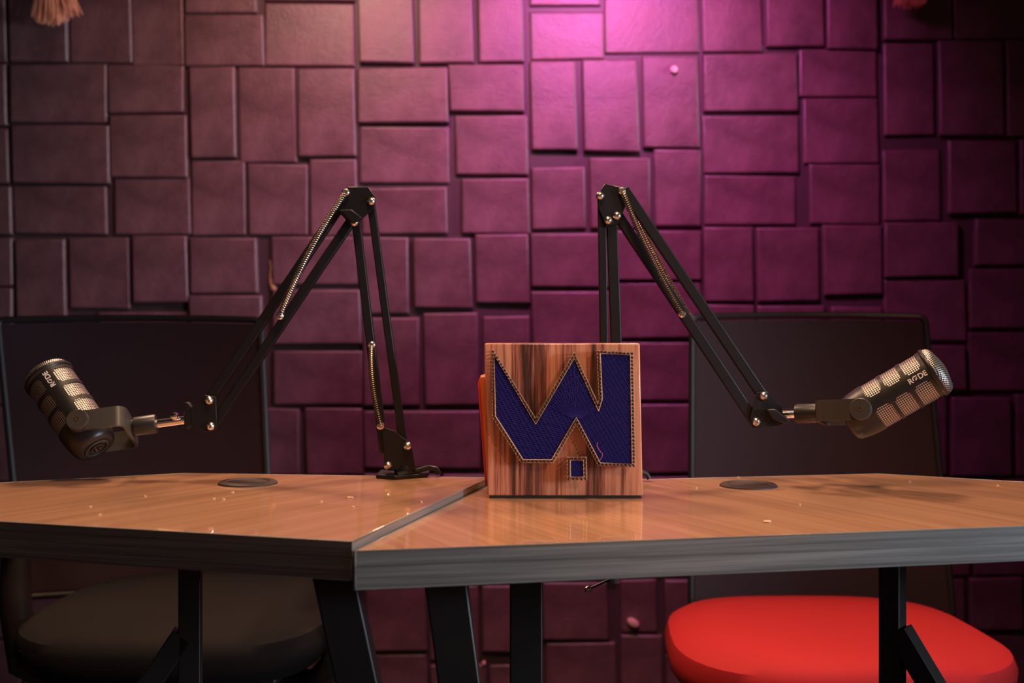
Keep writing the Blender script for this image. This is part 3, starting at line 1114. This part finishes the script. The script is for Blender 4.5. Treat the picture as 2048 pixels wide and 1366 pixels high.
# ================================================================ LETTER SIGN
DB = 1.335
BW, BH, BT = 311 * DB / F, 0.1725, 0.042
bx0 = (975 - CX) * DB / F
sign = Thing('letter_sign', (bx0 + BW / 2, DB + BT / 2, ZR), 'square wooden block sign with a blue string-art letter W edged in nails', 'sign')


def shear(p):
    p = Vector(p)
    p.x += -0.0035 * (p.z - ZR) / BH
    return p


mb = MB().box((bx0 + BW / 2, DB + BT / 2, ZR + BH / 2 + 0.0015), (BW / 2, BT / 2, BH / 2 - 0.0015))
mb.v = [shear(p) for p in mb.v]
sign.part('block', mb, 'rosewood', bevel=0.0016)
sign.part('base_plate', MB().box((bx0 + BW / 2, DB + BT / 2 + 0.001, ZR + 0.0018), (BW / 2 - 0.002, BT / 2, 0.0018)), 'box_black')
HN = 0.0135                                             # nail length: the string hangs this far off the block


def cp(X_, Y_):
    """crop pixel of the sign -> pixel"""
    return (940 + X_ / 3.795, 660 + Y_ / 3.795)


Wp = [cp(*p) for p in [(178, 162), (497, 683), (788, 185), (968, 580), (984, 520), (969, 163), (1222, 178), (1236, 1020), (975, 1012), (802, 684), (624, 988), (395, 988), (182, 652)]]
Dp = [cp(*p) for p in [(744, 966), (868, 966), (872, 1118), (746, 1118)]]


def inset(poly, d):
    n = len(poly)
    out = []
    area = sum(poly[i][0] * poly[(i + 1) % n][1] - poly[(i + 1) % n][0] * poly[i][1] for i in range(n))
    sg = 1 if area > 0 else -1
    for i in range(n):
        p, a, b = Vector(poly[i]), Vector(poly[i - 1]), Vector(poly[(i + 1) % n])
        d1, d2 = (p - a).normalized(), (b - p).normalized()
        n1, n2 = Vector((-d1.y, d1.x)) * sg, Vector((-d2.y, d2.x)) * sg
        k = max(0.28, 1 + n1.dot(n2))
        out.append(tuple(p + (n1 + n2) * (d / k)))
    return out


def sp(px, py, off):
    """point off metres in front of the sign's face"""
    p = P(px, py, DB)
    p.y = DB - off
    return p


def in_poly(x, y, poly):
    c = False
    n = len(poly)
    for i in range(n):
        (x1, y1), (x2, y2) = poly[i], poly[(i + 1) % n]
        if (y1 > y) != (y2 > y) and x < (x2 - x1) * (y - y1) / (y2 - y1) + x1:
            c = not c
    return c


def hatch(poly, ang, step, cx, cy):
    """segments of parallel lines clipped to the polygon"""
    dx, dy = math.cos(ang), math.sin(ang)
    nx, ny = -dy, dx
    offs = [(p[0] - cx) * nx + (p[1] - cy) * ny for p in poly]
    o = min(offs) + step / 2
    segs = []
    while o < max(offs):
        ts = []
        n = len(poly)
        for i in range(n):
            a, b = offs[i] - o, offs[(i + 1) % n] - o
            if (a > 0) != (b > 0):
                f = a / (a - b)
                x = poly[i][0] + (poly[(i + 1) % n][0] - poly[i][0]) * f
                y = poly[i][1] + (poly[(i + 1) % n][1] - poly[i][1]) * f
                ts.append((x - cx) * dx + (y - cy) * dy)
        ts.sort()
        for k in range(0, len(ts) - 1, 2):
            segs.append(((cx + nx * o + dx * ts[k], cy + ny * o + dy * ts[k]), (cx + nx * o + dx * ts[k + 1], cy + ny * o + dy * ts[k + 1])))
        o += step
    return segs


for nm, poly, lab in (('letter', Wp, 'letter W wound in dark blue thread'), ('dot', Dp, 'small blue thread square under the letter')):
    inn = inset(poly, 3.2)
    lay = sign.part(nm + '_thread', MB().prism(inn, HN - 0.0035, HN - 0.0022, lambda x, y, o: sp(x, y, o)), 'blue_thread', label=lab)
    st = MB()
    rng = random.Random(3)
    if nm == 'letter':
        cxs = (1128, 860)
        for ang, step, lo in ((0.22, 4.2, 0), (-0.62, 3.6, 1), (1.05, 7.5, 2)):
            for s0, s1 in hatch(inn, ang, step, *cxs):
                mx_ = (s0[0] + s1[0]) / 2
                if lo == 0 and mx_ > 1160:
                    continue
                if lo == 1 and mx_ < 1120:
                    continue
                z = HN - 0.0020 + rng.uniform(0, 0.0006)
                st.tube([sp(*s0, z), sp(*s1, z)], 0.00022, 4, cap=False)
        # threads fanning out of the inner peak
        for k in range(26):
            an = math.radians(-150 + 120 * k / 25)
            p0 = Wp[9]
            L_ = 10
            while in_poly(p0[0] + math.cos(an) * L_, p0[1] + math.sin(an) * L_, inn) and L_ < 130:
                L_ += 3
            st.tube([sp(p0[0] + math.cos(an) * 8, p0[1] + math.sin(an) * 8, HN - 0.0012), sp(p0[0] + math.cos(an) * (L_ - 3), p0[1] + math.sin(an) * (L_ - 3), HN - 0.0012)], 0.00022, 4, cap=False)
    else:
        for s0, s1 in hatch(inn, 1.35, 3.0, 1152, 934):
            st.tube([sp(*s0, HN - 0.0016), sp(*s1, HN - 0.0016)], 0.00022, 4, cap=False)
    sign.part('thread_strands', st, 'blue_thread_light', lay, kind='stuff')
    sign.part('nail_cord', MB().tube([sp(*p, HN - 0.0012) for p in inset(poly, 3.4)], 0.00055, 6, closed=True), 'cord_tan', lay)
    sign.part('nail_cord', MB().tube([sp(*p, HN - 0.0018) for p in inset(poly, -2.6)], 0.0004, 6, closed=True), 'cord_tan', lay)
    nails = MB()
    n = len(poly)
    for i in range(n):
        a, b = Vector(poly[i]), Vector(poly[(i + 1) % n])
        cnt = max(2, int((b - a).length / 7.0))
        for k in range(cnt):
            p = a.lerp(b, k / cnt)
            px, py = p.x + rng.uniform(-0.5, 0.5), p.y + rng.uniform(-0.5, 0.5)
            hh = HN + rng.uniform(-0.0008, 0.0012)
            nails.lathe([(0.0007, -0.001), (0.0007, hh - 0.0012), (0.0014, hh - 0.0010), (0.0014, hh), (0.0008, hh + 0.0003)], 8, sp(px, py, 0), (0, -1, 0))
            # thread wound round the shank
            nails.lathe([(0.0011, hh - 0.0058), (0.0014, hh - 0.0045), (0.0014, hh - 0.0022), (0.0010, hh - 0.0014)], 6, sp(px, py, 0), (0, -1, 0), cap=False)
    sign.part('nails', nails, 'nail_black', lay, kind='stuff')
ft = [cp(*p) for p in [(962, 842), (955, 870), (975, 905), (998, 930), (994, 955), (982, 975)]]
sign.part('loose_thread', MB().tube([sp(*p, HN + 0.0005) for p in ft], 0.00035, 6), 'pink_thread')

# orange container tucked behind the sign
ox0, ox1, ob0, ob1 = -0.0375, 0.112, -0.028, 0.104
oz0, oz1, oy0, oy1 = ZR, 0.8765, DB + BT + 0.006, DB + BT + 0.044
cont = Thing('orange_container', ((ob0 + ob1) / 2, (oy0 + oy1) / 2, ZR), 'orange tapered plastic container hidden behind the sign, only its left rim showing', 'container')
vs = [(ob0, oy0 + .004, oz0), (ob1, oy0 + .004, oz0), (ob1, oy1 - .004, oz0), (ob0, oy1 - .004, oz0), (ox0, oy0, oz1), (ox1, oy0, oz1), (ox1, oy1, oz1), (ox0, oy1, oz1)]
cont.part('tub', MB().add(vs, [(0, 3, 2, 1), (0, 1, 5, 4), (1, 2, 6, 5), (2, 3, 7, 6), (3, 0, 4, 7), (4, 5, 6, 7)]), 'orange_plastic', bevel=0.004, segs=3)
cont.part('rim', MB().tube([(ob0 - .001, oy1 - .006, oz0 + .004), (ox0 - .0005, oy1 - .003, oz1 - .010), (ox0 + .002, oy1 - .003, oz1 - .003), (ox0 + .012, oy1 - .003, oz1), (ox1 - .01, oy1 - .003, oz1)], 0.0026, 8), 'red_rim')


# ================================================================ SMALL THINGS
def tassel(px_list, d, apex, label, fan):
    """straw bundle hung from a nail on the wall; fan = strand end pixels"""
    top = P(*apex, d)
    t = Thing('straw_tassel', P(apex[0], 20, d), label, 'tassel', 'straw tassels hung on the wall')
    st = MB()
    rng = random.Random(len(label))
    for k in range(170):
        f = rng.random()
        i = f * (len(fan) - 1)
        a, b = fan[int(i)], fan[min(int(i) + 1, len(fan) - 1)]
        q = i - int(i)
        ex, ey = a[0] + (b[0] - a[0]) * q, a[1] + (b[1] - a[1]) * q + rng.uniform(-5, 4)
        end = P(ex, ey, d) + Vector((0, rng.uniform(-0.03, 0.03), 0))
        st_ = top + Vector((rng.uniform(-0.014, 0.014), rng.uniform(-0.012, 0.012), -0.02))
        mid = st_.lerp(end, 0.5) + Vector((rng.uniform(-.003, .003), 0, 0))
        st.tube([st_, mid, end], [0.0011, 0.0011, 0.0009], 4, cap=False)
    t.part('straw', st, 'straw', kind='stuff')
    t.part('binding', MB().lathe([(0.012, -0.035), (0.0165, -0.03), (0.0165, -0.006), (0.010, 0.0)], 16, top), 'cord_tan')
    nail = Vector((top.x, DW - 0.004, top.z + 0.12))
    t.part('hanging_cord', MB().tube([top - Vector((0, 0, 0.002)), top.lerp(nail, 0.55), nail], 0.0022, 6), 'cord_tan')
    t.part('wall_nail', MB().lathe([(0.003, -0.024), (0.003, 0.006), (0.006, 0.006), (0.006, 0.008)], 10, nail, (0, -1, 0)), 'screw_steel')


tassel(None, 3.02, (98, -150), 'straw tassel dangling into view at the upper left of the wall', [(66, 40), (80, 46), (98, 48), (112, 44), (124, 40), (138, 30), (150, 27), (160, 22)])
tassel(None, 3.02, (1822, -170), 'straw tassel tip barely showing at the top right of the wall', [(1792, 6), (1806, 9), (1822, 12), (1836, 14), (1848, 8)])


def pin(px, py, rx, rz, rot, label, name='wall_pin', depth=0.022):
    c = P(px, py, DW)
    mb = MB().lathe([(1.0, -0.012), (1.0, 0.002), (0.86, 0.006), (0.4, 0.008)], 18, (0, 0, 0), (0, -1, 0))
    R = Matrix.Rotation(rot, 3, 'Y')
    for i, p in enumerate(mb.v):
        q = R @ Vector((p.x * rx, 0, p.z * rz))
        mb.v[i] = Vector((q.x, p.y, q.z)) + Vector((c.x, DW + 0.012 - depth, c.z))
    single(name, mb, 'pin_pale', Vector((c.x, DW + 0.012 - depth, c.z)), label, 'pin')


pin(1347, 141, 0.0095, 0.0095, 0, 'small round pale pin stuck in the brightest magenta part of the wall')
pin(1266, 1244, 0.016, 0.0095, math.radians(25), 'small oval pale plug low on the wall, left of the red seat', 'wall_plug')
pin(968, 1324, 0.004, 0.004, 0, 'tiny pale pin low on the wall between the table legs')
for px, py, w, h in ((545, 535, 0.004, 0.05), (541, 575, 0.007, 0.014)):
    pass
c = P(541, 574, DW)
mb = MB()
pts = [(538, 520), (541, 535), (539, 552), (541, 566), (546, 578), (550, 586)]
mb.tube([P(x, y, DW) + Vector((0, 0.008, 0)) for x, y in pts], [0.0015, 0.003, 0.0022, 0.005, 0.008, 0.002], 8)
single('glue_smear', mb, 'worn_foam', c, 'yellowish glue smear in a wall joint beside the left microphone arm', 'smear')

rng = random.Random(5)


def crumb(px, py, z, sx, sy, label, group=None):
    g = on_table(px, py, z)
    mb = MB().box((g.x, g.y, z + 0.0005), (sx, sy, 0.0005), Matrix.Rotation(rng.uniform(-0.5, 0.5), 3, 'Z'))
    mb.v = [p + Vector((rng.uniform(-1, 1) * sx * 0.25, rng.uniform(-1, 1) * sy * 0.25, 0)) for p in mb.v]
    single('crumb', mb, 'crumb', g, label, 'crumb', group)


crumb(700, 996, ZL, 0.0032, 0.004, 'largest pale flake on the left table, midway between its grommet and the seam')
crumb(1534, 1044, ZR, 0.0035, 0.005, 'pale flake close to the front edge of the right table')
for px, py in ((428, 998), (447, 999), (465, 985), (500, 973), (642, 1004), (706, 1015), (842, 1004), (180, 1014), (200, 1030), (290, 993)):
    crumb(px, py, ZL, 0.0012, 0.0018, 'tiny pale crumb among those scattered on the left table', 'crumbs on the left table')
for px, py in ((1477, 955), (1820, 964), (1995, 971), (1393, 977), (1600, 1010)):
    crumb(px, py, ZR, 0.0011, 0.0018, 'tiny pale crumb among those scattered on the right table', 'crumbs on the right table')
